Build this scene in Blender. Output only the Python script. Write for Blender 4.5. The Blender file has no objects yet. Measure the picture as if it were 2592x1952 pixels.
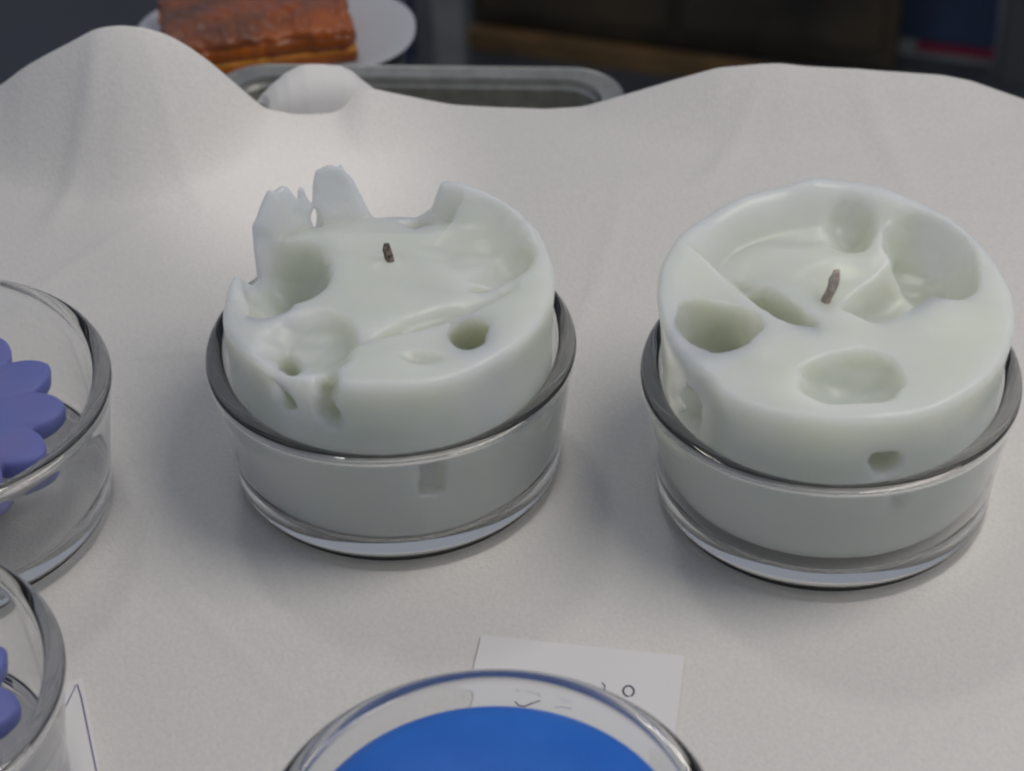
import bpy, bmesh, math, random
import numpy as np
from mathutils import Vector, Matrix

random.seed(4)
rng = np.random.default_rng(7)
S = bpy.context.scene
COL = S.collection
U = 0.04            # one modelling unit = radius of a glass dish rim = 4 cm

# ------------------------------------------------------------------ camera
cam_d = bpy.data.cameras.new("camera")
cam = bpy.data.objects.new("camera", cam_d)
COL.objects.link(cam)
cam_d.sensor_fit = 'HORIZONTAL'
cam_d.sensor_width = 36.0
cam_d.lens = 6005.0 / 2592.0 * 36.0
PITCH = math.radians(40.0096)
ROLL = -0.0379
cam.location = (0, 0, 8.8662 * U)
cam.rotation_euler = (Matrix.Rotation(math.pi / 2 - PITCH, 4, 'X') @ Matrix.Rotation(ROLL, 4, 'Z')).to_euler()
cam_d.clip_start = 0.02
cam_d.clip_end = 50
cam_d.dof.use_dof = True
cam_d.dof.focus_distance = 13.0 * U
cam_d.dof.aperture_fstop = 22
S.camera = cam

# ------------------------------------------------------------------ world and lamps
world = bpy.data.worlds.new("World")
S.world = world
world.use_nodes = True
wn = world.node_tree
bg = wn.nodes['Background']
tc = wn.nodes.new('ShaderNodeTexCoord')
sep = wn.nodes.new('ShaderNodeSeparateXYZ')
ramp = wn.nodes.new('ShaderNodeValToRGB')
wn.links.new(tc.outputs['Generated'], sep.inputs[0])
wn.links.new(sep.outputs['Z'], ramp.inputs[0])
wn.links.new(ramp.outputs[0], bg.inputs[0])
ramp.color_ramp.elements[0].position = 0.0
ramp.color_ramp.elements[0].color = (0.25, 0.285, 0.375, 1)
ramp.color_ramp.elements[1].position = 0.6
ramp.color_ramp.elements[1].color = (0.275, 0.295, 0.35, 1)
bg.inputs['Strength'].default_value = 0.92


def lamp(name, azimuth, elevation, dist, size, power, col, target=(0, 9.8, 0)):
    d = bpy.data.lights.new(name, 'AREA')
    d.shape = 'DISK'
    d.size = size
    d.energy = power
    d.color = col
    o = bpy.data.objects.new(name, d)
    COL.objects.link(o)
    a, e = math.radians(azimuth), math.radians(elevation)
    t = Vector(target) * U
    v = Vector((math.cos(a) * math.cos(e), math.sin(a) * math.cos(e), math.sin(e)))
    o.location = t + v * dist
    o.rotation_euler = v.to_track_quat('Z', 'Y').to_euler()
    return o


# the room's ceiling lamps: a wide one to the right, a smaller one behind the table
lamp("ceiling_lamp_right", 12, 60, 0.72, 0.40, 2.65, (1.0, 0.93, 0.835), (-0.2, 5.9, 0))
lamp("ceiling_lamp_back", 108, 60, 1.9, 0.20, 2.8, (1.0, 0.95, 0.88))

# narrow spot added to make a soft bright patch on the cloth behind the left candle
_sd = bpy.data.lights.new("patch_spot", 'SPOT')
_sd.energy = 34.0
_sd.color = (1.0, 0.96, 0.90)
_sd.spot_size = math.radians(3.4)
_sd.spot_blend = 0.75
_sd.shadow_soft_size = 0.02
_so = bpy.data.objects.new("patch_spot", _sd)
COL.objects.link(_so)
_v = Vector((-0.25, 0.35, 1.0)).normalized()
_so.location = Vector((-1.35, 12.75, 0)) * U + _v * 1.5
_so.rotation_euler = _v.to_track_quat('Z', 'Y').to_euler()

S.view_settings.view_transform = 'Standard'
S.view_settings.look = 'None'
S.view_settings.exposure = -0.09
S.view_settings.gamma = 1.0
S.render.engine = 'CYCLES'
cy = S.cycles
cy.max_bounces = 16
cy.transparent_max_bounces = 16
cy.transmission_bounces = 14
cy.glossy_bounces = 6
cy.diffuse_bounces = 5
cy.caustics_refractive = True
cy.caustics_reflective = True
cy.blur_glossy = 0.3
cy.sample_clamp_indirect = 0.0
cy.pixel_filter_type = 'BLACKMAN_HARRIS'
cy.filter_width = 2.2
cy.use_denoising = True


# ------------------------------------------------------------------ materials
def srgb(r, g, b):
    f = lambda c: ((c / 255 + 0.055) / 1.055) ** 2.4 if c > 10 else c / 255 / 12.92
    return (f(r), f(g), f(b), 1)


def mat(name, col, rough=0.6, noise=None, bump=None, sss=None, metallic=0.0, spec=0.5, coat=0.0):
    """noise = (second colour, scale, amount);  bump = (scale, strength, distance)"""
    m = bpy.data.materials.new(name)
    m.use_nodes = True
    nt = m.node_tree
    b = nt.nodes['Principled BSDF']
    b.inputs['Base Color'].default_value = col
    b.inputs['Roughness'].default_value = rough
    b.inputs['Metallic'].default_value = metallic
    b.inputs['Specular IOR Level'].default_value = spec
    b.inputs['Coat Weight'].default_value = coat
    co = nt.nodes.new('ShaderNodeTexCoord')
    if noise:
        c2, sc, amt = noise
        n = nt.nodes.new('ShaderNodeTexNoise')
        n.inputs['Scale'].default_value = sc
        n.inputs['Detail'].default_value = 5
        mx = nt.nodes.new('ShaderNodeMix')
        mx.data_type = 'RGBA'
        mr = nt.nodes.new('ShaderNodeMapRange')
        mr.inputs[1].default_value = 0.35
        mr.inputs[2].default_value = 0.65
        mr.inputs[4].default_value = amt
        nt.links.new(co.outputs['Object'], n.inputs['Vector'])
        nt.links.new(n.outputs['Fac'], mr.inputs[0])
        nt.links.new(mr.outputs[0], mx.inputs['Factor'])
        mx.inputs['A'].default_value = col
        mx.inputs['B'].default_value = c2
        nt.links.new(mx.outputs['Result'], b.inputs['Base Color'])
    if bump:
        sc, st, di = bump
        n2 = nt.nodes.new('ShaderNodeTexNoise')
        n2.inputs['Scale'].default_value = sc
        n2.inputs['Detail'].default_value = 6
        bp = nt.nodes.new('ShaderNodeBump')
        bp.inputs['Strength'].default_value = st
        bp.inputs['Distance'].default_value = di
        nt.links.new(co.outputs['Object'], n2.inputs['Vector'])
        nt.links.new(n2.outputs['Fac'], bp.inputs['Height'])
        nt.links.new(bp.outputs['Normal'], b.inputs['Normal'])
    if sss:
        w, rad, sc = sss
        b.inputs['Subsurface Weight'].default_value = w
        b.inputs['Subsurface Radius'].default_value = rad
        b.inputs['Subsurface Scale'].default_value = sc
    return m


M_cloth = mat("cotton_cloth", (0.635, 0.625, 0.605, 1), 0.95, noise=((0.565, 0.56, 0.555, 1), 950, 0.6),
              bump=(1100, 0.32, 0.0007), spec=0.15)
M_cloth2 = mat("cotton_cloth_fold", (0.61, 0.605, 0.60, 1), 0.95, bump=(900, 0.2, 0.0005), spec=0.15)
M_paper = mat("white_paper", (0.665, 0.66, 0.67, 1), 0.8, noise=((0.645, 0.645, 0.655, 1), 120, 0.5), spec=0.3)
M_plate = mat("plate_paper", (0.47, 0.48, 0.52, 1), 0.8, bump=(150, 0.1, 0.001), spec=0.3)
M_wax = mat("pale_green_wax", (0.575, 0.62, 0.565, 1), 0.34, noise=((0.605, 0.63, 0.60, 1), 60, 0.8),
            bump=(420, 0.12, 0.0007), sss=(1.0, (1.15, 1.05, 0.76), 0.024), spec=0.35)
M_wick = mat("burnt_wick", srgb(146, 130, 118), 0.9, noise=(srgb(44, 38, 36), 900, 0.9))
M_wick2 = mat("waxed_wick", srgb(178, 168, 160), 0.8, noise=(srgb(140, 126, 116), 700, 0.9))
M_violet = mat("violet_wax", (0.135, 0.165, 0.42, 1), 0.5, noise=((0.17, 0.165, 0.40, 1), 90, 0.8),
               bump=(300, 0.1, 0.0006), sss=(0.6, (0.7, 0.7, 1.0), 0.002), spec=0.3)
M_blue = mat("blue_wax", (0.012, 0.12, 0.50, 1), 0.42, noise=((0.02, 0.15, 0.56, 1), 80, 0.7),
             bump=(300, 0.08, 0.0006), sss=(0.6, (0.3, 0.6, 1.0), 0.003), spec=0.35)
M_steel = mat("brushed_steel", (0.42, 0.42, 0.38, 1), 0.33, metallic=0.9, noise=((0.28, 0.28, 0.27, 1), 200, 0.6))
M_ink = mat("dark_ink", srgb(62, 66, 84), 0.7)
M_ink_blue = mat("faded_blue_ink", srgb(150, 160, 185), 0.7)
M_ink_violet = mat("violet_pencil", srgb(98, 88, 132), 0.7)
M_table = mat("table_board", srgb(90, 82, 72), 0.6, noise=(srgb(70, 62, 54), 30, 0.6))
M_floor = mat("floor_paint", srgb(66, 70, 74), 0.6, noise=(srgb(52, 57, 64), 12, 0.8))
M_grey_post = mat("grey_metal", srgb(138, 138, 134), 0.5, noise=(srgb(118, 118, 116), 30, 0.6))
M_dark_post = mat("dark_grey_metal", srgb(84, 84, 84), 0.5)
M_navy = mat("navy_cloth", srgb(52, 66, 94), 0.85, noise=(srgb(38, 48, 70), 14, 0.9))
M_bench = mat("dark_bench", srgb(44, 50, 60), 0.7, noise=(srgb(34, 38, 44), 16, 0.8))
M_darkwood = mat("dark_wood", srgb(78, 68, 48), 0.7, noise=(srgb(40, 36, 30), 9, 1.0))
M_brownwood = mat("brown_wood", srgb(128, 98, 58), 0.6, noise=(srgb(92, 72, 46), 20, 0.9))
M_red = mat("red_hem", srgb(128, 30, 56), 0.8)
M_block_top = mat("block_dark_crust", srgb(98, 62, 46), 0.35, noise=(srgb(176, 88, 26), 38, 0.9), bump=(180, 0.3, 0.002))
M_block = mat("block_orange", srgb(196, 106, 30), 0.3, noise=(srgb(122, 62, 28), 45, 0.85), bump=(160, 0.2, 0.0015))
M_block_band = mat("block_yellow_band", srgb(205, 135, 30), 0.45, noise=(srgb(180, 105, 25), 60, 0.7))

M_glass = bpy.data.materials.new("clear_glass")
M_glass.use_nodes = True
_b = M_glass.node_tree.nodes['Principled BSDF']
_b.inputs['Base Color'].default_value = (0.992, 0.997, 0.993, 1)
_b.inputs['Roughness'].default_value = 0.0
_b.inputs['Transmission Weight'].default_value = 1.0
_b.inputs['IOR'].default_value = 1.42
_va = M_glass.node_tree.nodes.new('ShaderNodeVolumeAbsorption')
_va.inputs['Color'].default_value = (0.76, 0.775, 0.74, 1)
_va.inputs['Density'].default_value = 5.0
M_glass.node_tree.links.new(_va.outputs[0], M_glass.node_tree.nodes['Material Output'].inputs['Volume'])


# ------------------------------------------------------------------ object helpers
def empty(name, loc, rz=0.0):
    o = bpy.data.objects.new(name, None)
    COL.objects.link(o)
    o.empty_display_size = 0.01
    o.location = Vector(loc) * U
    o.rotation_euler = (0, 0, rz)
    return o


def tag(o, label=None, cat=None, group=None, kind=None):
    for k, v in (('label', label), ('category', cat), ('group', group), ('kind', kind)):
        if v:
            o[k] = v
    return o


def link_mesh(name, verts, faces, m, parent=None, smooth=True, loc=None):
    me = bpy.data.meshes.new(name)
    vs = np.asarray(verts, float) * U
    me.from_pydata(vs.tolist(), [], faces if isinstance(faces, list) else faces.tolist())
    me.materials.append(m)
    if smooth:
        me.shade_smooth()
    me.update()
    o = bpy.data.objects.new(name, me)
    COL.objects.link(o)
    if loc:
        o.location = Vector(loc) * U
    if parent:
        o.parent = parent
    return o


def lathe(prof, n=128):
    """prof: list of (r, z) from axis to axis."""
    V, F = [], []
    rings = []
    for r, z in prof:
        if r < 1e-6:
            rings.append([len(V)])
            V.append((0, 0, z))
        else:
            rings.append(list(range(len(V), len(V) + n)))
            V += [(r * math.cos(2 * math.pi * i / n), r * math.sin(2 * math.pi * i / n), z) for i in range(n)]
    for a, b in zip(rings, rings[1:]):
        for i in range(n):
            j = (i + 1) % n
            if len(a) == 1 and len(b) > 1:
                F.append([a[0], b[j], b[i]])
            elif len(b) == 1 and len(a) > 1:
                F.append([a[i], a[j], b[0]])
            elif len(a) > 1:
                F.append([a[i], a[j], b[j], b[i]])
    return V, F


def smooth_profile(pts, it=3):
    """Chaikin corner cutting of an open (r, z) profile; the end points stay."""
    for _ in range(it):
        q = [pts[0]]
        for (a, b), (c, d) in zip(pts, pts[1:]):
            q += [(a * .75 + c * .25, b * .75 + d * .25), (a * .25 + c * .75, b * .25 + d * .75)]
        q.append(pts[-1])
        pts = q
    return pts


def box(name, c, half, m, parent=None, rz=0.0, bevel=0.0, smooth=False, rx=0.0):
    bm = bmesh.new()
    bmesh.ops.create_cube(bm, size=2)
    for v in bm.verts:
        v.co = Vector((v.co.x * half[0], v.co.y * half[1], v.co.z * half[2]))
    if bevel:
        bmesh.ops.bevel(bm, geom=list(bm.edges), offset=bevel, segments=3, profile=0.6, affect='EDGES')
    R = Matrix.Rotation(rz, 3, 'Z') @ Matrix.Rotation(rx, 3, 'X')
    for v in bm.verts:
        v.co = (R @ v.co + Vector(c)) * U
    me = bpy.data.meshes.new(name)
    bm.to_mesh(me)
    bm.free()
    me.materials.append(m)
    if smooth:
        me.shade_smooth()
    o = bpy.data.objects.new(name, me)
    COL.objects.link(o)
    if parent:
        o.parent = parent
    return o


def stroke(name, pts, w, m, parent, z):
    """a thin raised pen line on a sheet; pts in plan."""
    V, F = [], []
    P = [Vector(p) for p in pts]
    for i, p in enumerate(P):
        t = (P[min(i + 1, len(P) - 1)] - P[max(i - 1, 0)]).normalized()
        nrm = Vector((-t.y, t.x)) * w / 2
        ww = 1.0 - 0.4 * (i == 0 or i == len(P) - 1)
        for sgn, zz in ((1, 0), (1, 0.0016), (-1, 0.0016), (-1, 0)):
            V.append((p.x + sgn * nrm.x * ww, p.y + sgn * nrm.y * ww, z + zz))
    for i in range(len(P) - 1):
        a, b = i * 4, i * 4 + 4
        for k in range(3):
            F.append([a + k, a + k + 1, b + k + 1, b + k])
    F += [[0, 1, 2, 3], [len(V) - 1, len(V) - 2, len(V) - 3, len(V) - 4]]
    return link_mesh(name, V, F, m, parent, smooth=False)


def sheet_prism(pts, z0, z1, res=1):
    n = len(pts)
    V = [(x, y, z1) for x, y in pts] + [(x, y, z0) for x, y in pts]
    F = [list(range(n)), list(range(2 * n - 1, n - 1, -1))]
    for i in range(n):
        j = (i + 1) % n
        F.append([i, i + n, j + n, j])
    return V, F


# smooth pseudo-random field (sum of plane waves)
_W = [(rng.normal(size=3), rng.uniform(0, 6.28)) for _ in range(14)]


def wob(x, y, z, freq):
    s = 0
    for k, (d, ph) in enumerate(_W):
        s = s + np.sin((d[0] * x + d[1] * y + d[2] * z) * freq + ph)
    return s / math.sqrt(len(_W))


# ------------------------------------------------------------------ dish positions (plan, in units)
DISH = {'A': (-0.6446, 9.969), 'B': (1.6819, 9.6132), 'C': (-3.1516, 9.7005), 'D': (-3.1055, 7.5703), 'E': (-0.1694, 6.5346)}
SIZE = {'A': 1.0, 'B': 1.0, 'C': 1.02, 'D': 0.985, 'E': 1.02}
RIM_H = 0.8495

# ------------------------------------------------------------------ setting
floor = box("floor", (0, 30, -17.6), (60, 50, 0.6), M_floor)
tag(floor, kind='structure')

table = tag(box("table", (0, 7.9, -0.46), (8.5, 5.62, 0.33), M_table, bevel=0.03),
            "board table top hidden beneath the white tablecloth", "table")

Y0 = 13.45
CREST = [(-6, -.1), (-4.4, 0.0), (-3.53, .247), (-3.329, .337), (-3.154, .466), (-2.986, .559), (-2.854, .625), (-2.657, .729),
         (-2.471, .756), (-2.323, .732), (-2.178, .673), (-2.066, .59), (-1.928, .459), (-1.792, .297), (-1.682, .164),
         (-1.584, .056), (-1.45, .03), (-1.1, .05), (-0.95, .17), (-0.873, .194), (-.714, .146), (-.479, .077), (-.328, .037),
         (-.061, .006), (.301, -.022), (.552, -.011), (.786, .064), (.988, .129), (1.205, .2), (1.451, .272), (1.697, .287),
         (1.883, .289), (2.038, .261), (2.381, .227), (2.693, .195), (2.975, .164), (3.166, .112), (3.532, -.052),
         (3.757, -.155), (4.4, -.3), (6, -.3)]
CX = np.array([c[0] for c in CREST])
CZ = np.array([c[1] for c in CREST])


CREASES = [(-2.2, 10.95, 0.05, 0.035, 0.012, 0.9), (2.9, 8.15, 0.42, 0.06, 0.02, 1.3), (-1.6, 8.75, 2.2, 0.04, 0.010, 0.7),
           (0.55, 11.6, 1.35, 0.05, 0.012, 0.8), (2.2, 12.2, -0.12, 0.06, 0.014, 1.1), (-2.75, 12.85, 1.25, 0.07, 0.03, 0.6), (-2.1, 12.9, 1.9, 0.05, 0.022, 0.5), (1.5, 12.95, 1.1, 0.07, 0.022, 0.5), (2.5, 12.9, 1.75, 0.09, 0.025, 0.5), (-2.6, 12.0, 0.8, 0.05, 0.012, 0.7), (1.6, 7.2, -0.3, 0.05, 0.012, 0.9)]


def cloth_z(X, Y):
    crest = np.interp(X, CX, CZ)
    # how far in front of the crest the slope begins: longer for higher humps
    run = 0.40 + 0.75 * np.clip(crest, 0, 1)
    t = np.clip((Y - (Y0 - run)) / run, 0, 1)
    rise = crest * (t * t * (3 - 2 * t) * 0.55 + 0.45 * t ** 1.6)
    z = rise
    # falling away behind the crest
    b = np.clip((Y - Y0) / 0.22, 0, 1)
    z = z - 0.9 * (1 - np.sqrt(np.clip(1 - b * b, 0, 1)))
    back = np.clip((Y - (Y0 + 0.22)) / 0.3, 0, 1)
    z = z - back * 1.0
    # gentle unevenness, none under the dishes and cards
    flat = np.ones_like(X)
    for k, (cx, cy_) in DISH.items():
        d = np.hypot(X - cx, Y - cy_)
        flat *= np.clip((d - 1.0) / 0.5, 0, 1)
    d = np.hypot((X - 0.28) / 1.0, (Y - 8.1) / 1.0)
    flat *= np.clip((d - 0.8) / 0.4, 0, 1)
    d = np.hypot(X + 2.4, Y - 7.9)
    flat *= np.clip((d - 0.8) / 0.4, 0, 1)
    n = 0.018 * wob(X, Y, 0 * X, 0.9) + 0.007 * wob(Y, X, 0 * X + 3, 2.6)
    # a slack ridge crossing behind the two carved candles and one at the front
    n = n + 0.028 * np.exp(-((Y - 12.45 - 0.10 * np.sin(X * 1.3 + 1)) / 0.20) ** 2) * np.clip(1 - abs(X - 0.8) / 1.4, 0, 1)
    n = n + 0.02 * np.exp(-(((Y - 8.1) - 0.35 * (X - 2.6)) / 0.25) ** 2) * np.clip((X - 1.3) / 0.6, 0, 1)
    for x0, y0, ang, w, h_, L in CREASES:
        ca, sa = math.cos(ang), math.sin(ang)
        u = (X - x0) * ca + (Y - y0) * sa
        v = -(X - x0) * sa + (Y - y0) * ca + 0.03 * np.sin(u * 2.1 + x0)
        n = n + h_ * np.exp(-(v / w) ** 2) * np.exp(-(u / L) ** 4)
    return z + flat * n - 0.004


gx = np.linspace(-6, 6, 560)
gy = np.concatenate([np.linspace(3.2, 12.0, 330)[:-1], np.linspace(12.0, Y0 - 0.02, 60)[:-1], np.linspace(Y0 - 0.02, Y0 + 0.22, 22)[:-1],
                     np.linspace(Y0 + 0.22, Y0 + 0.5, 6)])
XX, YY = np.meshgrid(gx, gy)
# smooth the crest table along x so that the silhouette has no kinks
ker = np.exp(-np.linspace(-2, 2, 9) ** 2)
ZZ = cloth_z(XX, YY)
ker /= ker.sum()
ZZ = np.apply_along_axis(lambda r: np.convolve(np.pad(r, 4, 'edge'), ker, 'valid'), 1, ZZ)
nx, ny = len(gx), len(gy)
V = np.stack([XX.ravel(), YY.ravel(), ZZ.ravel()], 1)
ii, jj = np.meshgrid(np.arange(nx - 1), np.arange(ny - 1))
a = (jj * nx + ii).ravel()
F = np.stack([a, a + 1, a + 1 + nx, a + nx], 1)
cloth = link_mesh("tablecloth", V, F, M_cloth)
so = cloth.modifiers.new("thickness", 'SOLIDIFY')
so.thickness = 0.018 * U
so.offset = -1
tag(cloth, "white cotton cloth spread under all the dishes, humped up along its far edge", "tablecloth")

# folded-over corner of the cloth that bulges up over the tray
nU, nV = 60, 36
V, F = [], []
OUT = [(-1.63, .0), (-1.61, .10), (-1.54, .20), (-1.44, .285), (-1.30, .335), (-1.15, .345), (-1.02, .33), (-0.93, .275), (-0.87, .20), (-0.80, .12), (-0.72, .03), (-0.68, 0)]
ox = -1.63 + (np.array([p[0] for p in OUT]) + 1.63) * 0.88
oz = np.array([p[1] for p in OUT]) * 0.74
s_ = np.concatenate([[0], np.cumsum(np.hypot(np.diff(ox), np.diff(oz)))])
s_ /= s_[-1]
for i in range(nU):
    u = i / (nU - 1)
    px, pz = float(np.interp(u, s_, ox)), float(np.interp(u, s_, oz))
    for j in range(nV):
        v = j / (nV - 1)                      # 0 front foot .. 1 back foot
        ang = math.pi * v
        f = math.sin(ang) ** 0.75
        y = 13.62 - 0.20 * math.cos(ang) * (0.35 + 0.65 * min(1, pz / 0.25))
        z = pz * f - 0.012 + 0.03 * f * float(wob(px * 1.0, y, 1.0, 5.5)) + 0.012 * f * float(wob(y, px, 2.0, 15.0))
        V.append((px + 0.05 * math.sin(3 * v + 1), y, z))
for i in range(nU - 1):
    for j in range(nV - 1):
        a = i * nV + j
        F.append([a, a + nV, a + nV + 1, a + 1])
fold = link_mesh("folded_corner", V, F, M_cloth2, cloth)
fold['label'] = "rounded tuck of the cloth bulging over the tray"


# ------------------------------------------------------------------ glass dishes
def make_dish_mesh():
    outer = [(0, 0.010), (0.55, 0.010), (0.70, 0.010), (0.75, 0.007), (0.785, 0.001), (0.80, 0.0), (0.885, 0.0), (0.898, 0.003), (0.906, 0.014), (0.909, 0.05), (0.912, 0.14),
             (0.92, 0.25), (0.945, 0.45), (0.975, 0.68), (0.992, 0.76), (1.001, 0.795), (1.003, 0.815), (0.998, 0.834), (0.984, 0.848), (0.962, 0.8545), (0.938, 0.8545), (0.915, 0.849), (0.899, 0.836), (0.890, 0.815),
             (0.885, 0.76), (0.878, 0.60), (0.868, 0.42), (0.860, 0.27), (0.848, 0.21), (0.825, 0.178), (0.79, 0.167), (0.70, 0.165), (0.5, 0.165), (0, 0.165)]
    return lathe(smooth_profile(outer, 2), 160)


dish_labels = {
    'A': "clear glass dish holding the carved candle with two tall prongs",
    'B': "clear glass dish at the right holding the full-rimmed hollowed pale candle",
    'C': "clear glass dish cut by the left edge, farther of the two holding flower candles",
    'D': "clear glass dish at the bottom left corner, nearer of the two holding flower candles",
    'E': "clear glass dish at the bottom edge holding the plain blue candle",
}
dv, df = make_dish_mesh()
dish0 = None
for k, (cx, cy_) in DISH.items():
    z = {'D': 0.003}.get(k, -0.010)      # pressed a little into the soft cloth
    if dish0 is None:
        o = dish0 = link_mesh("glass_dish", dv, df, M_glass, loc=(cx, cy_, z))
    else:
        o = dish0.copy()
        COL.objects.link(o)
        o.location = Vector((cx, cy_, z)) * U
    o.scale = (SIZE[k],) * 3 if k in 'ABC' else (SIZE[k], SIZE[k], 1)
    if k == 'C':
        o.scale = (1.02, 1.02, 1.0)
    tag(o, dish_labels[k], "glass dish", "clear glass candle dishes on the cloth")


# ------------------------------------------------------------------ carved ice candles: signed distance field + surface nets
def smax(a, b, k):
    h = np.clip(k - np.abs(a - b), 0, None) / k
    return np.maximum(a, b) + h * h * k * 0.25


def rotm(rx=0, ry=0, rz=0):
    return np.array(Matrix.Rotation(math.radians(rz), 3, 'Z') @ Matrix.Rotation(math.radians(ry), 3, 'Y') @ Matrix.Rotation(math.radians(rx), 3, 'X'))


def ellip(P, c, r, R=None):
    q = np.stack([P[0] - c[0], P[1] - c[1], P[2] - c[2]])
    if R is not None:
        q = np.einsum('ji,jxyz->ixyz', R, q)
    k0 = np.sqrt((q[0] / r[0]) ** 2 + (q[1] / r[1]) ** 2 + (q[2] / r[2]) ** 2)
    return (k0 - 1) * min(r) * 1.0


def rbox(P, c, h, rad, R=None):
    q = np.stack([P[0] - c[0], P[1] - c[1], P[2] - c[2]])
    if R is not None:
        q = np.einsum('ji,jxyz->ixyz', R, q)
    d = [np.abs(q[i]) - (h[i] - rad) for i in range(3)]
    out = np.sqrt(sum(np.clip(t, 0, None) ** 2 for t in d))
    return out + np.minimum(np.maximum(np.maximum(d[0], d[1]), d[2]), 0) - rad


def surface_nets(Fv, org, h):
    ins = Fv < 0
    n0, n1, n2 = Fv.shape
    c = [Fv[a:n0 - 1 + a, b:n1 - 1 + b, d:n2 - 1 + d] for a in (0, 1) for b in (0, 1) for d in (0, 1)]
    offs = [(a, b, d) for a in (0, 1) for b in (0, 1) for d in (0, 1)]
    cnt = sum((x < 0).astype(np.int8) for x in c)
    act = (cnt > 0) & (cnt < 8)
    idx = -np.ones(act.shape, int)
    loc = np.argwhere(act)
    idx[act] = np.arange(len(loc))
    vals = np.stack([x[act] for x in c], 1)
    acc = np.zeros((len(loc), 3))
    num = np.zeros(len(loc))
    for i in range(8):
        for j in range(i + 1, 8):
            di = np.array(offs[j]) - np.array(offs[i])
            if np.abs(di).sum() != 1:
                continue
            va, vb = vals[:, i], vals[:, j]
            x = (va < 0) != (vb < 0)
            t = np.where(x, va / np.where(x, va - vb, 1), 0)
            p = np.array(offs[i])[None] + t[:, None] * di[None]
            acc += p * x[:, None]
            num += x
    verts = org + (loc + acc / num[:, None]) * h
    faces = []
    for ax in range(3):
        sl_a = [slice(None)] * 3
        sl_b = [slice(None)] * 3
        sl_a[ax] = slice(0, -1)
        sl_b[ax] = slice(1, None)
        A, B = ins[tuple(sl_a)], ins[tuple(sl_b)]
        ch = A != B
        o1, o2 = [(1, 2), (2, 0), (0, 1)][ax]
        e = np.argwhere(ch)
        e = e[(e[:, o1] > 0) & (e[:, o2] > 0) & (e[:, o1] < Fv.shape[o1] - 1) & (e[:, o2] < Fv.shape[o2] - 1)]
        flip = ins[e[:, 0], e[:, 1], e[:, 2]]
        q = []
        for a, b in ((-1, -1), (0, -1), (0, 0), (-1, 0)):
            k = e.copy()
            k[:, o1] += a
            k[:, o2] += b
            q.append(idx[k[:, 0], k[:, 1], k[:, 2]])
        q = np.stack(q, 1)
        q[~flip] = q[~flip][:, ::-1]
        faces.append(q)
    return verts, np.concatenate(faces)


def candle_mesh(r0, r1, zb, rim, inner, cutters, ztop, h=0.0125, rim_in=0.74, rim_out=0.82, kb=0.06):
    lo = np.array([-1.0, -1.0, zb - 0.03])
    xs = np.arange(-1.0, 1.0, h)
    zs = np.arange(zb - 0.03, ztop + 0.06, h)
    P = np.stack(np.meshgrid(xs, xs, zs, indexing='ij'))
    X, Y, Z = P
    rho = np.hypot(X, Y)
    th = np.degrees(np.arctan2(Y[:, :, :1], X[:, :, :1])) % 360
    ta = np.array([t[0] for t in rim] + [rim[0][0] + 360.])
    tv = np.array([t[1] for t in rim] + [rim[0][1]])
    zr = np.interp(th, ta, tv)
    zi = inner(X[:, :, :1], Y[:, :, :1])
    ri = rim_in(th) if callable(rim_in) else rim_in
    s = np.clip((rho[:, :, :1] - ri) / (rim_out - ri), 0, 1)
    s = s * s * (3 - 2 * s)
    top = zi * (1 - s) + zr * s + 0.013 * wob(X[:, :, :1], Y[:, :, :1], 0, 5.0) + 0.006 * wob(Y[:, :, :1], X[:, :, :1], 2, 13.0)
    side = rho - (r0 + (r1 - r0) * (Z - zb) / (ztop - zb)) + 0.006 * wob(X, Y, Z, 4.0) + 0.0025 * wob(Y, Z, X, 14.0)
    D = smax(side, (Z - top) * 0.8, 0.05)
    D = smax(D, zb - Z, kb)
    for kind, c, r, rot, k in cutters:
        R = rotm(*rot) if rot else None
        e = max(r) * 1.3 + 0.08
        sl = tuple(slice(max(0, int((c[i] - e - lo[i]) / h)), max(1, int((c[i] + e - lo[i]) / h) + 2)) for i in range(3))
        Q = P[(slice(None),) + sl]
        if Q.size == 0:
            continue
        w = 0.014 * wob(Q[0], Q[1], Q[2], 8.0) + 0.006 * wob(Q[2], Q[0], Q[1], 24.0)
        d = (ellip(Q, c, r, R) if kind == 'e' else rbox(Q, c, r, min(r) * 0.45, R)) + w
        D[sl] = smax(D[sl], -d, k)
    return surface_nets(D, lo, h)


def build_candle(name, key, args, label, z0=0.0, m=M_wax, rot=0):
    cx, cy_ = DISH[key]
    t = empty(name, (cx, cy_, z0))
    tag(t, label, "candle")
    v, f = candle_mesh(*args)
    o = link_mesh("wax_body", v, f, m, t)
    return t


def wick(parent, base, tip, r, m, n=12):
    V, F = [], []
    B, T = Vector(base), Vector(tip)
    for i in range(9):
        u = i / 8
        c = B.lerp(T, u) + Vector((0.012 * math.sin(u * 4), 0.01 * math.sin(u * 5 + 1), 0))
        rr = r * (1.15 - 0.4 * u + 0.10 * math.sin(u * 9)) * (0.7 if i == 8 else 1)
        for k in range(n):
            a = 2 * math.pi * k / n
            q = rr * (1 + 0.15 * math.sin(3 * a + u * 12))
            V.append((c.x + q * math.cos(a), c.y + q * math.sin(a), c.z))
    for i in range(8):
        for k in range(n):
            j = (k + 1) % n
            F.append([i * n + k, i * n + j, i * n + n + j, i * n + n + k])
    F += [list(range(n))[::-1], list(range(8 * n, 9 * n))]
    return link_mesh("wick", V, F, m, parent)


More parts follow.
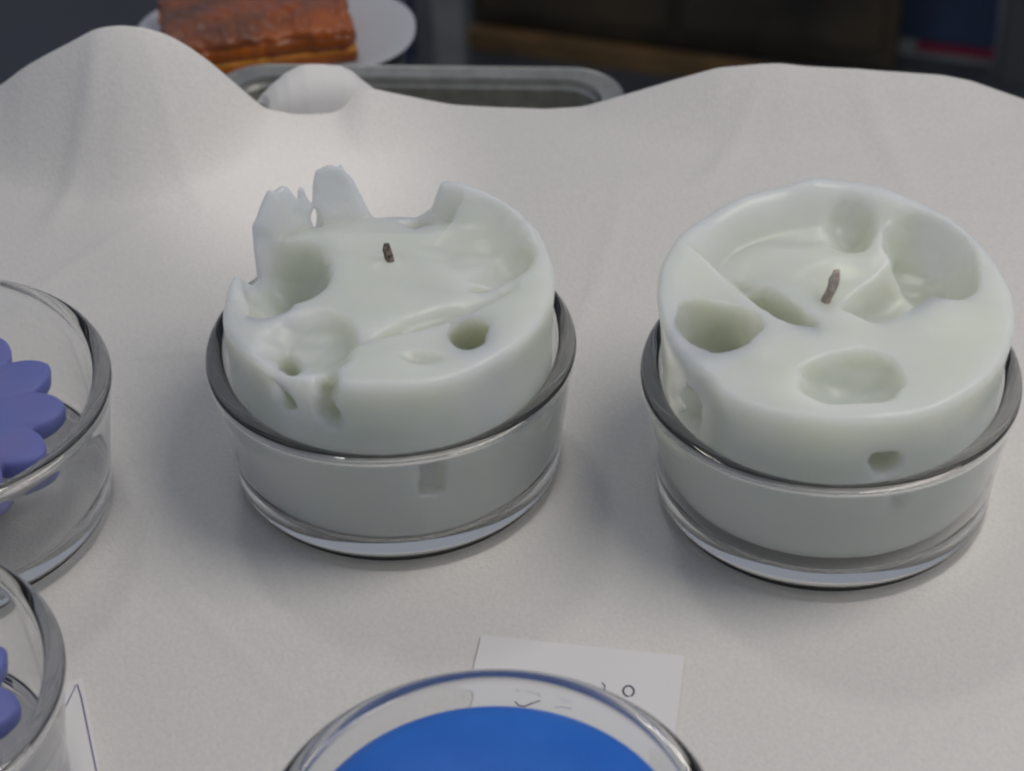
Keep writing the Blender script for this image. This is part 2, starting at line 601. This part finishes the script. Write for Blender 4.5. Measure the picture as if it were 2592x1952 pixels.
# candle with two prongs -------------------------------------------------
rimA = [(0, 1.27), (20, 1.29), (45, 1.32), (62, 1.33), (70, 1.31), (74, 1.14), (80, 1.06), (96, 1.05), (97.5, 1.08), (100, 1.20), (103, 1.33), (105.5, 1.38), (106.5, 1.43),
        (108, 1.415), (111, 1.44), (116, 1.425), (117.5, 1.36), (119, 1.22), (120.5, 1.27), (122, 1.35), (123.3, 1.37), (124.3, 1.29), (126, 1.33), (128.5, 1.41), (130, 1.43), (134, 1.425), (136, 1.45),
        (139, 1.40), (143, 1.33), (145.5, 1.31), (147.0, 1.20), (148.2, 0.98),
        (151, 0.90), (156, 0.93), (160, 1.10), (164, 1.15), (169, 1.16), (178, 1.14), (192, 1.18), (215, 1.25), (250, 1.27), (300, 1.27), (340, 1.27)]


def innerA(x, y):
    z = 1.255 - 0.07 * np.clip((y + 0.45) / 0.75, 0, 1)
    z = z + 0.035 * np.exp(-((x - 0.0) ** 2 + (y - 0.20) ** 2) / 0.006)
    z = z - 0.10 * np.clip((y - 0.50) / 0.3, 0, 1)
    return z + 0.04 * np.exp(-((x + 0.20) ** 2 + (y - 0.25) ** 2) / 0.06)


cutA = [
    ('e', (-0.55, 0.22, 1.20), (0.22, 0.32, 0.36), (0, 0, 22), 0.03),
    ('e', (-0.44, 0.76, 1.11), (0.030, 0.16, 0.10), (0, 14, 30), 0.01),
    ('e', (-0.83, 0.47, 1.13), (0.07, 0.12, 0.13), None, 0.02),
    ('e', (-0.33, 0.70, 1.36), (0.22, 0.09, 0.22), (0, 0, 22), 0.02),
    ('e', (-0.60, -0.10, 1.00), (0.17, 0.15, 0.25), (0, 0, 20), 0.015),
    ('e', (-0.66, 0.16, 1.16), (0.15, 0.24, 0.22), (0, 0, 10), 0.04),
    ('e', (0.42, 0.36, 1.36), (0.30, 0.36, 0.24), (0, 10, 35), 0.03),
    ('e', (0.60, 0.16, 1.22), (0.17, 0.14, 0.10), (0, 0, 20), 0.06),
    ('e', (0.433, -0.47, 1.04), (0.135, 0.185, 0.42), None, 0.015),
    ('e', (0.22, -0.33, 1.225), (0.30, 0.05, 0.05), (0, 0, 28), 0.05),
    ('e', (0.50, -0.02, 1.17), (0.07, 0.055, 0.11), (0, 0, -8), 0.02),
    ('e', (0.20, -0.66, 1.29), (0.11, 0.05, 0.07), (0, 0, -12), 0.02),
    ('e', (-0.30, -0.86, 1.15), (0.055, 0.20, 0.17), (0, 8, 0), 0.015),
    ('e', (-0.27, -0.88, 1.02), (0.05, 0.16, 0.09), (0, 0, 0), 0.015),
    ('e', (-0.49, -0.57, 1.13), (0.045, 0.10, 0.20), (0, 0, 10), 0.015),
    ('e', (-0.40, -0.48, 1.33), (0.27, 0.27, 0.21), (0, 0, -30), 0.03),
    ('r', (0.15, 0.68, 1.00), (0.07, 0.08, 0.20), (0, 0, 35), 0.015),
    ('r', (0.215, -0.88, 0.62), (0.055, 0.12, 0.12), (0, 6, 12), 0.02),
    ('e', (-0.70, -0.66, 0.98), (0.20, 0.12, 0.20), (0, 0, -45), 0.08),
]
cA = build_candle("carved_candle", 'A', (0.828, 0.908, 0.172, rimA, innerA, cutA, 1.47, 0.0115, lambda t: 0.42 + 0.34 * ((t > 60) & (t < 95)) + 0.38 * ((t >= 95) & (t < 165)), 0.85),
                  "pale green-white carved candle with two tall prongs and a small round hole")
wick(cA, (0.0, 0.20, 1.06), (0.015, 0.195, 1.35), 0.027, M_wick)

# candle with the nearly whole rim --------------------------------------
rimB = [(0, 1.29), (20, 1.31), (45, 1.36), (70, 1.40), (90, 1.42), (100, 1.39), (130, 1.37), (160, 1.38), (180, 1.36), (210, 1.30), (235, 1.27),
        (260, 1.26), (285, 1.26), (310, 1.25), (340, 1.27)]


def innerB(x, y):
    z = 1.285 - 0.055 * np.clip((y + 0.28) / 0.5, 0, 1)
    z = z - 0.05 * np.exp(-((x + 0.02) ** 2 + (y - 0.10) ** 2) / 0.02)
    z = z + 0.06 * np.exp(-((x - 0.04) ** 2 / 0.03 + (y - 0.34) ** 2 / 0.012))
    z = z + 0.09 * np.exp(-((x - 0.33) ** 2 / 0.012 + (y - 0.52) ** 2 / 0.05))
    z = z - 0.05 * np.exp(-((x + 0.42) ** 2 / 0.05 + (y - 0.40) ** 2 / 0.05))
    z = z - 0.05 * np.exp(-((x - 0.0) ** 2 / 0.10 + (y - 0.62) ** 2 / 0.006))
    z = z + 0.05 * np.exp(-((x - 0.62) ** 2 + (y + 0.10) ** 2) / 0.05)
    return z


cutB = [
    ('e', (0.54, 0.385, 1.30), (0.205, 0.295, 0.40), (0, 0, 25), 0.02),
    ('r', (0.35, 0.12, 1.26), (0.31, 0.15, 0.22), (-8, 0, 40), 0.02),
    ('r', (0.44, 0.01, 1.00), (0.10, 0.09, 0.24), (0, 0, 40), 0.015),
    ('e', (0.62, 0.18, 1.20), (0.13, 0.18, 0.18), (0, 0, 10), 0.05),
    ('e', (-0.62, -0.14, 1.06), (0.225, 0.25, 0.48), (0, 0, -32), 0.015),
    ('e', (-0.26, 0.00, 1.12), (0.31, 0.085, 0.22), (0, 0, -57), 0.025),
    ('e', (0.17, 0.64, 1.28), (0.12, 0.18, 0.19), (0, 0, 15), 0.04),
    ('e', (-0.45, 0.30, 1.22), (0.13, 0.035, 0.06), (0, 0, -40), 0.03),
    ('e', (0.02, -0.60, 1.30), (0.26, 0.19, 0.20), (-12, 0, 4), 0.02),
    ('e', (0.17, -0.88, 0.92), (0.095, 0.20, 0.09), (0, 10, 0), 0.015),
    ('r', (0.12, -0.90, 0.955), (0.05, 0.14, 0.05), (0, 20, 0), 0.02),
    ('e', (0.24, -0.88, 0.70), (0.055, 0.08, 0.10), (0, 0, 0), 0.03),
    ('e', (-0.84, -0.56, 0.86), (0.16, 0.14, 0.36), (0, 0, -35), 0.14),
]
cB = build_candle("carved_candle", 'B', (0.822, 0.935, 0.175, rimB, innerB, cutB, 1.44, 0.0115, lambda t: 0.50 + 0.20 * ((t > 15) & (t < 150)), 0.87, 0.22),
                  "pale green-white carved candle with a nearly whole rim and a large oval hole")
wick(cB, (-0.10, 0.08, 1.06), (0.03, 0.13, 1.38), 0.030, M_wick2)


# ------------------------------------------------------------------ flower candles
def flower_candle(key, rot, label, zt=0.655, R=0.75, petals=12):
    cx, cy_ = DISH[key]
    t = empty("flower_candle", (cx, cy_, 0.168), rot)
    tag(t, label, "candle", "violet flower candles in glass dishes")
    n = petals * 24

    def rad(th, k):
        ph = (th * petals / (2 * math.pi)) % 1.0
        x = abs(ph - 0.5) * 2                     # 0 middle of a petal, 1 the notch
        return R * (1.0 - k * (0.7 * x ** 2.2 + 0.3 * x) * 0.21)
    V, F = [], []
    z1 = zt - 0.168
    prof = [(0.0, 0.0, 0), (0.40, 0.0, 0.0), (0.43, 0.03, 0.0), (0.48, z1 - 0.20, 0.3), (0.80, z1 - 0.16, 0.9), (0.955, z1 - 0.13, 1.0), (0.985, z1 - 0.105, 1.0), (1.0, z1 - 0.035, 1.0), (0.992, z1 - 0.012, 1.0), (0.965, z1 - 0.001, 1.0),
            (0.85, z1 + 0.002, 1.0), (0.7, z1 - 0.002, 0.7), (0.5, z1 - 0.010, 0.2), (0.3, z1 - 0.018, 0.0), (0.12, z1 - 0.02, 0), (0, z1 - 0.02, 0)]
    rings = []
    for (f, z, k) in prof:
        if f == 0:
            rings.append([len(V)])
            V.append((0, 0, z))
            continue
        ids = []
        for i in range(n):
            th = 2 * math.pi * i / n
            ph = (i / 24.0) % 1.0
            x = abs(ph - 0.5) * 2
            dz = -0.012 * (x ** 3) * k * (f > 0.6) * (z > z1 - 0.05)
            r = f * rad(th, k)
            ids.append(len(V))
            V.append((r * math.cos(th), r * math.sin(th), z + dz))
        rings.append(ids)
    for a, b in zip(rings, rings[1:]):
        for i in range(n):
            j = (i + 1) % n
            if len(a) == 1:
                F.append([a[0], b[j], b[i]])
            elif len(b) == 1:
                F.append([a[i], a[j], b[0]])
            else:
                F.append([a[i], a[j], b[j], b[i]])
    link_mesh("wax_flower", V, F, M_violet, t)
    wick(t, (0, 0, z1 - 0.05), (0.01, 0.01, z1 + 0.12), 0.025, M_wick)
    return t


flower_candle('C', math.radians(-10), "violet-blue flower candle in the farther dish at the left edge")
flower_candle('D', math.radians(-12), "violet-blue flower candle in the dish at the bottom left corner")

# ------------------------------------------------------------------ plain blue candle
t = empty("blue_candle", (DISH['E'][0], DISH['E'][1], 0.168))
tag(t, "plain round blue candle with soft paler edge at the bottom of the photo", "candle")
bv, bf = lathe(smooth_profile([(0, 0), (0.70, 0), (0.80, 0.02), (0.835, 0.10), (0.865, 0.34), (0.868, 0.42), (0.85, 0.48), (0.80, 0.53), (0.70, 0.565), (0.5, 0.585), (0.3, 0.59), (0, 0.59)], 3), 160)
bv = [(x * 1.022, y * 1.022, z * 1.18) for x, y, z in bv]
link_mesh("wax_body", bv, bf, M_blue, t)
wick(t, (0, 0, 0.54), (0.01, 0.0, 0.70), 0.03, M_wick)

# ------------------------------------------------------------------ cards
card = empty("paper_card", (0, 0, 0))
tag(card, "white paper card with a few handwritten marks behind the blue candle's dish", "card")
cv, cf = sheet_prism([(-0.207, 8.557), (0.83, 8.356), (0.70, 7.60), (-0.35, 7.80)], 0.002, 0.011)
link_mesh("sheet", cv, cf, M_paper, card, smooth=False)
zc = 0.0112
ring = [(0.527 + 0.027 * math.cos(a), 8.128 + 0.036 * math.sin(a)) for a in np.linspace(-1.35, 4.75, 20)]
for pts, w, m in (
        (ring, 0.010, M_ink),
        ([(0.395, 8.195), (0.41, 8.17), (0.405, 8.14)], 0.008, M_ink),
        ([(-0.03, 8.218), (-0.01, 8.183), (0.02, 8.174), (0.06, 8.196), (0.115, 8.228)], 0.010, M_ink),
        ([(0.19, 8.165), (0.24, 8.175), (0.29, 8.16)], 0.007, M_ink_blue),
        ):
    stroke("handwriting", pts, w, m, card, zc)

card2 = empty("paper_card", (0, 0, 0))
tag(card2, "white paper sheet with a pointed purple pencil outline, under the bottom left dish", "card")
cv, cf = sheet_prism([(-2.245, 8.37), (-2.03, 7.50), (-1.90, 6.9), (-3.5, 6.6), (-3.6, 7.9)], 0.001, 0.006)
link_mesh("sheet", cv, cf, M_paper, card2, smooth=False)
for pts, w, m in (
        ([(-2.285, 8.31), (-2.269, 8.323), (-2.24, 8.24), (-2.20, 8.09), (-2.15, 7.90), (-2.108, 7.744), (-2.06, 7.5)], 0.008, M_ink_violet),
        ([(-2.275, 8.31), (-2.31, 8.17), (-2.36, 8.02), (-2.41, 7.88), (-2.454, 7.761), (-2.5, 7.66)], 0.007, M_ink_violet),
        ([(-2.305, 7.80), (-2.309, 7.77), (-2.31, 7.70)], 0.012, M_ink)):
    stroke("pencil_line", pts, w, m, card2, 0.0062)


# ------------------------------------------------------------------ steel tray behind the cloth
def rrect(hx, hy, r, n=10):
    P = []
    for cx, cy_, a0 in ((hx - r, hy - r, 0), (-hx + r, hy - r, 90), (-hx + r, -hy + r, 180), (hx - r, -hy + r, 270)):
        for i in range(n + 1):
            a = math.radians(a0 + 90 * i / n)
            P.append((cx + r * math.cos(a), cy_ + r * math.sin(a)))
    return P


tx, ty, hx, hy = -0.72, 14.85, 1.60, 1.06
trot = math.radians(-5.2)
tray = empty("steel_tray", (tx, ty, -1.62), trot)
tag(tray, "grey steel tray with rounded corners lying behind the white cloth", "tray")
loops = [(0.22, 0.0), (0.20, 0.012), (0.17, 0.40), (0.155, 0.44), (0.02, 0.45), (0.0, 0.435), (0.0, 0.42), (0.02, 0.41), (0.165, 0.40), (0.19, 0.36), (0.22, -0.02)]
V, F, prev = [], [], None
first = None
for ins_, z in loops:
    P = rrect(hx - ins_, hy - ins_, 0.42 - ins_ * 0.7)
    ids = list(range(len(V), len(V) + len(P)))
    V += [(x, y, z) for x, y in P]
    if prev:
        n = len(P)
        for i in range(n):
            j = (i + 1) % n
            F.append([prev[i], prev[j], ids[j], ids[i]])
    else:
        F.append(ids)
    prev = ids
F.append(prev[::-1])
link_mesh("pan", V, F, M_steel, tray, smooth=False)
rimp = rrect(hx - 0.005, hy - 0.005, 0.415, 12)
V, F = [], []
nk = 8
for i, (x, y) in enumerate(rimp):
    p0, p1 = rimp[i - 1], rimp[(i + 1) % len(rimp)]
    t2 = Vector((p1[0] - p0[0], p1[1] - p0[1])).normalized()
    for k in range(nk):
        a = 2 * math.pi * k / nk
        V.append((x + t2.y * 0.022 * math.cos(a), y - t2.x * 0.022 * math.cos(a), 0.428 + 0.022 * math.sin(a)))
n = len(rimp)
for i in range(n):
    for k in range(nk):
        F.append([i * nk + k, i * nk + (k + 1) % nk, ((i + 1) % n) * nk + (k + 1) % nk, ((i + 1) % n) * nk + k])
link_mesh("rolled_rim", V, F, M_steel, tray)

# ------------------------------------------------------------------ lower bench with the plate and the brown block
tag(box("side_table", (-2.75, 17.6, -1.92), (1.95, 1.4, 0.12), M_bench, bevel=0.03), "dark side table carrying the white plate and the brown block", "table")
tag(box("tray_stand", (-0.72, 14.85, -2.0), (1.35, 0.85, 0.37), M_bench, rz=math.radians(-5.2), bevel=0.03), "dark low stand beneath the grey steel tray", "stand")

plate = empty("paper_plate", (-1.90, 17.40, -1.79))
tag(plate, "white round-cornered paper plate under the orange-brown block", "plate")
V, F = [], []
N = 96
prev = None
for rr, z in ((0.0, 0.0), (0.7, 0.0), (0.86, 0.01), (1.0, 0.05), (1.005, 0.062), (0.99, 0.066), (0.85, 0.03), (0.7, 0.018), (0.0, 0.018)):
    if rr == 0:
        ids = [len(V)]
        V.append((0, 0, z))
    else:
        ids = list(range(len(V), len(V) + N))
        for i in range(N):
            a = 2 * math.pi * i / N
            c, s = math.cos(a), math.sin(a)
            e = 1 / (abs(c) ** 2.4 + abs(s) ** 2.4) ** (1 / 2.4)
            V.append((1.19 * rr * e * c, 0.74 * rr * e * s, z))
    if prev:
        for i in range(N):
            j = (i + 1) % N
            if len(prev) == 1:
                F.append([prev[0], ids[j], ids[i]])
            elif len(ids) == 1:
                F.append([prev[i], prev[j], ids[0]])
            else:
                F.append([prev[i], prev[j], ids[j], ids[i]])
    prev = ids
link_mesh("plate_body", V, F, M_plate, plate)

blk = empty("brown_block", (-2.03, 17.24, -1.765), math.radians(9))
tag(blk, "orange-brown block with a dark top lying on the white paper plate", "block")


def lumpy_slab(name, hx, hy, z0, z1, cut, m, parent, amp=0.02, rad=0.05):
    h = 0.02
    lo = np.array([-hx - 0.2, -hy - 0.2, z0 - 0.08])
    P = np.stack(np.meshgrid(np.arange(lo[0], hx + 0.2, h), np.arange(lo[1], hy + 0.2, h), np.arange(lo[2], z1 + 0.1, h), indexing='ij'))
    D = rbox(P, (0, 0, (z0 + z1) / 2), (hx, hy, (z1 - z0) / 2), rad)
    # the near left corner is cut off obliquely
    D = smax(D, (-(P[0] + 0.66) * 0.83 - (P[1] + 0.38) * 0.56) - 0.03 + cut, 0.05)
    D = D + amp * wob(P[0], P[1], P[2], 7.0) * 0.6 + amp * 0.35 * wob(P[1], P[2], P[0], 21.0)
    v, f = surface_nets(D, lo, h)
    return link_mesh(name, v, f, m, parent)


lumpy_slab("base_layer", 0.80, 0.44, 0.0, 0.11, 0.0, M_block, blk, 0.010, 0.03)
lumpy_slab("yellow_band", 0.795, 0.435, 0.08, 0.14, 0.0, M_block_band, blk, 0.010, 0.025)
lumpy_slab("main_layer", 0.80, 0.44, 0.11, 0.32, 0.0, M_block, blk, 0.034, 0.10)
lumpy_slab("dark_crust", 0.79, 0.43, 0.24, 0.355, 0.0, M_block_top, blk, 0.042, 0.055)

# ------------------------------------------------------------------ things on the floor far behind
def upright(name, x0, y0, x1, y1, h, th, m, label, cat, z0=-17.0, parent=None):
    L = math.hypot(x1 - x0, y1 - y0)
    rz = math.atan2(y1 - y0, x1 - x0)
    c = ((x0 + x1) / 2 - math.sin(rz) * -th / 2 * -1, (y0 + y1) / 2 + math.cos(rz) * th / 2, z0 + h / 2)
    o = box(name, c, (L / 2, th / 2, h / 2), m, parent, rz, bevel=min(th, h, L) * 0.06)
    if label:
        tag(o, label, cat)
    return o


cab = empty("cabinet", (3.6, 41.5, -17))
tag(cab, "dark brown wooden cabinet on the floor far behind the table", "cabinet")
inv = Vector((3.6, 41.5, -17)) * U


def child_of(o, p):
    o.parent = p
    o.matrix_parent_inverse = Matrix.Translation(-p.location)
    return o


child_of(upright("cabinet_body", -0.55, 42.2, 7.85, 40.0, 5.0, 3.0, M_darkwood, None, None), cab)
child_of(upright("door_panel", -0.3, 42.0, 3.4, 41.03, 4.4, 0.16, M_darkwood, None, None, z0=-16.4), cab)
child_of(upright("door_panel", 3.7, 40.95, 7.5, 39.96, 4.4, 0.16, M_darkwood, None, None, z0=-16.4), cab)
upright("wooden_rail", -0.65, 41.57, 6.6, 39.2, 0.42, 0.30, M_brownwood, "brown wooden rail lying along the foot of the dark cabinet", "rail")
upright("metal_post", -1.28, 40.1, -0.70, 40.0, 8.0, 0.6, M_grey_post, "upright grey metal post left of the dark cabinet", "post")
upright("metal_post", 9.85, 39.5, 10.45, 39.4, 8.0, 0.6, M_dark_post, "upright grey metal post at the top right, beside the navy screen with the red strip", "post")
bp_ = empty("partition_screen", (8.9, 40.3, -17))
tag(bp_, "dark navy blue partition screen with a red strip along its foot", "screen")
child_of(upright("panel_sheet", 7.95, 40.75, 9.80, 40.15, 5.5, 0.3, M_navy, None, None, z0=-16.6), bp_)
child_of(upright("red_strip", 8.35, 40.55, 9.80, 40.08, 0.13, 0.3, M_red, None, None, z0=-16.8), bp_)
child_of(upright("panel_foot", 7.95, 40.75, 9.80, 40.15, 0.2, 0.3, M_grey_post, None, None), bp_)
upright("partition_screen", -14.0, 43.0, -1.75, 41.2, 6.5, 0.4, M_navy, "dark blue screen standing on the floor at the top left", "screen")
